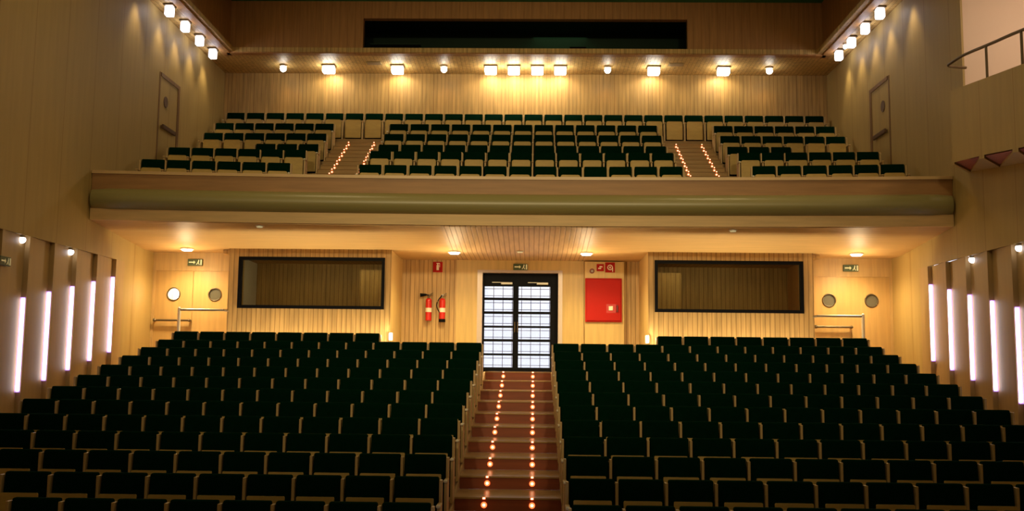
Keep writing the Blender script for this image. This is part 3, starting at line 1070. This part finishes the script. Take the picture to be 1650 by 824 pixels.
# ------------------------------------------------------------------ flood lights in the upper soffit
BACKL = [(-6.56, 0), (-5.32, 1), (-3.44, 1), (-2.17, 0), (-0.90, 1), (-0.27, 1), (0.37, 1), (0.99, 1), (2.27, 0), (3.52, 1), (5.40, 1), (6.63, 0)]
sq = rd = 0
for x, big in BACKL:
    if big:
        sq += 1
        t = thing('flood_light', (x, 26.98, ZS), 'square white flood light above the balcony back row, %s counted from the extinguisher side' % ORD[sq], 'light', 'square flood lights')
        MB().box(-0.18, 0.18, -0.15, 0.15, -0.045, 0.0, 0.008).build('housing', M['darksteel'], t)
        MB().box(-0.155, 0.155, -0.13, 0.13, -0.215, -0.046, 0.03, seg=3).build('glass', M['lampglow'], t)
        lamp('flood_beam', 'SPOT', (x, YB - 0.36, ZS - 0.04), 30, (1, 0.84, 0.54), 0.06, (x, YB + 0.1, 9.9), math.radians(150), 0.5)
    else:
        rd += 1
        t = thing('round_spot', (x, 26.95, ZS), 'small round bright spot above balcony back row, %s counted from the extinguisher side' % ORD[rd], 'light', 'round spots over the balcony')
        MB().cyl((0, 0, 0.0), (0, 0, -0.05), 0.10, n=20).build('housing', M['nosing'], t, 40)
        MB().ball((0, 0, -0.11), 0.085, n=18).build('bulb', M['lampglow'], t, 60)
        lamp('spot_beam', 'SPOT', (x, YB - 0.30, ZS - 0.06), 12, (1, 0.62, 0.28), 0.05, (x, YB - 0.02, 8.0), math.radians(80), 0.8)
for (x, tx) in ((-4.05, 'extinguisher'), (4.09, 'hose cabinet')):
    t = thing('air_vent', (x, 26.75, ZS), 'small pale air vent in the flood light soffit, %s side' % tx, 'vent')
    m = MB().box(-0.2, 0.2, -0.14, 0.14, -0.012, 0.0)
    m.build('vent_frame', mat('dull_oak', (0.42, 0.32, 0.14), 0.5), t)
    m = MB()
    for k in range(6):
        m.box(-0.17, 0.17, -0.11 + 0.04 * k, -0.09 + 0.04 * k, -0.02, -0.0121)
    m.build('louvre_blades', M['nosing'], t)
for s in (-1, 1):
    for k in range(5):
        y = 25.55 - 1.06 * k if s < 0 else 25.45 - 1.03 * k
        if k == 4:
            lamp('side_flood_beam', 'SPOT', (s * 8.12, y, ZS - 0.06), 60, (1, 0.78, 0.46), 0.08, (s * 8.38, y, 8.2), math.radians(70), 0.8)
            continue
        t = thing('side_flood_light', (s * 8.05, y, ZS), 'square flood light under side soffit, %s from the back wall, %s side' % (ORD[k + 1], SIDE[s]), 'light', 'side flood lights, %s side' % SIDE[s])
        MB().box(-0.11, 0.11, -0.13, 0.13, -0.04, 0.0, 0.008).build('housing', M['darksteel'], t)
        MB().box(-0.09, 0.09, -0.09, 0.09, -0.265, -0.041, 0.03, seg=3).build('glass', M['sidelamp'], t)
        lamp('side_flood_beam', 'SPOT', (s * 8.12, y + 0.35, ZS - 0.06), 60, (1, 0.78, 0.46), 0.08, (s * 8.38, y + 0.35, 8.2), math.radians(70), 0.8)
t = thing('round_spot', (8.05, 24.92, ZS), 'small round spot between two square floods under the hose cabinet side soffit', 'light')
MB().cyl((0, 0, 0), (0, 0, -0.04), 0.06, n=16).build('housing', M['nosing'], t, 40)
MB().ball((0, 0, -0.09), 0.055, n=16).build('bulb', M['sidelamp'], t, 60)

# ------------------------------------------------------------------ balcony side doors
for s in (-1, 1):
    dr = thing('door_%d' % (4 if s < 0 else 5), (s * HW, 23.55, 7.62), None, None, kind='structure')
    q = -s      # towards the hall
    def bx_(m, a0, a1, y0, y1, z0, z1, bev=0.0):
        m.box(min(q * a0, q * a1), max(q * a0, q * a1), y0, y1, z0, z1, bev)
        return m
    m = MB()
    bx_(m, -0.001, 0.03, 0.52, 0.66, 0, 2.17); bx_(m, -0.001, 0.03, -0.60, 0.52, 2.08, 2.17); bx_(m, -0.001, 0.012, -0.66, -0.60, 0, 2.17)
    m.build('door_frame', M['redwood'] if False else wood('door_frame_brown', (0.20, 0.10, 0.035), 0.5), dr)
    lf = bx_(MB(), -0.001, 0.015, -0.60, 0.52, 0, 2.08).build('door_leaf', M['wall'], dr)
    MB().cyl((q * 0.015, -0.25, 1.55), (q * 0.03, -0.25, 1.55), 0.13, n=24).build('porthole', M['browndark'], lf, 40)
    MB().box(min(q * 0.05, q * 0.10), max(q * 0.05, q * 0.10), -0.52, 0.30, 0.86, 0.96, 0.01).box(min(q * 0.014, q * 0.06), max(q * 0.014, q * 0.06), -0.5, -0.44, 0.88, 0.94).box(min(q * 0.014, q * 0.06), max(q * 0.014, q * 0.06), 0.22, 0.28, 0.88, 0.94).build('push_bar', M['browndark'], lf)

# handrail of the side box
t = thing('box_handrail', (7.9, 18.3, 8.12), 'curved dark metal handrail on the parapet of the bright side box', 'railing')
o = Vector((7.9, 18.3, 8.12))
rail = [(8.38, 18.78, 8.72), (8.10, 18.66, 8.70), (7.93, 18.48, 8.67), (7.88, 18.22, 8.64), (7.89, 17.8, 8.63), (7.90, 17.4, 8.59), (7.90, 17.0, 8.535), (7.90, 16.5, 8.47), (7.90, 16.0, 8.41), (7.90, 15.4, 8.33), (7.90, 14.4, 8.2)]
# smooth it
sm = []
V = [Vector(p) for p in rail]
for i in range(len(V) - 1):
    p0, p1, p2, p3 = V[max(i - 1, 0)], V[i], V[i + 1], V[min(i + 2, len(V) - 1)]
    for k in range(5):
        u_ = k / 5
        sm.append(0.5 * ((2 * p1) + (-p0 + p2) * u_ + (2 * p0 - 5 * p1 + 4 * p2 - p3) * u_ ** 2 + (-p0 + 3 * p1 - 3 * p2 + p3) * u_ ** 3))
sm.append(V[-1])
MB().tube([p - o for p in sm], 0.026).build('handrail', M['darksteel'], t, 60)
for yy in (16.85, 15.62, 14.4):
    MB().cyl(Vector((7.90, yy, 8.0 - 0.125 * (17.3 - yy))) - o, Vector((7.90, yy, 8.52 - 0.135 * (16.85 - yy))) - o, 0.022, n=12).build('post', M['darksteel'], t, 60)

# dark equipment in the projection booth
t = thing('projector_desk', (-3.45, 27.0, 11.382), 'black low desk in the corner of the dark booth opening', 'desk')
MB().box(-0.68, 0.62, -0.4, 0.3, 0.0, 0.28, 0.01).build('cabinet', M['blackmatt'], t)
MB().box(-0.70, 0.66, -0.43, 0.32, 0.281, 0.31, 0.004).build('desktop', M['green_room'], t)
t = thing('booth_monitor', (1.45, 26.6, 11.382), 'small black monitor standing in the dark booth opening', 'monitor')
MB().box(-0.22, 0.22, -0.02, 0.02, 0.05, 0.24, 0.005).build('screen', M['blackmatt'], t)
MB().box(-0.06, 0.06, -0.05, 0.05, 0.0, 0.02).box(-0.02, 0.02, -0.01, 0.03, 0.02, 0.06).build('stand', M['black'], t)
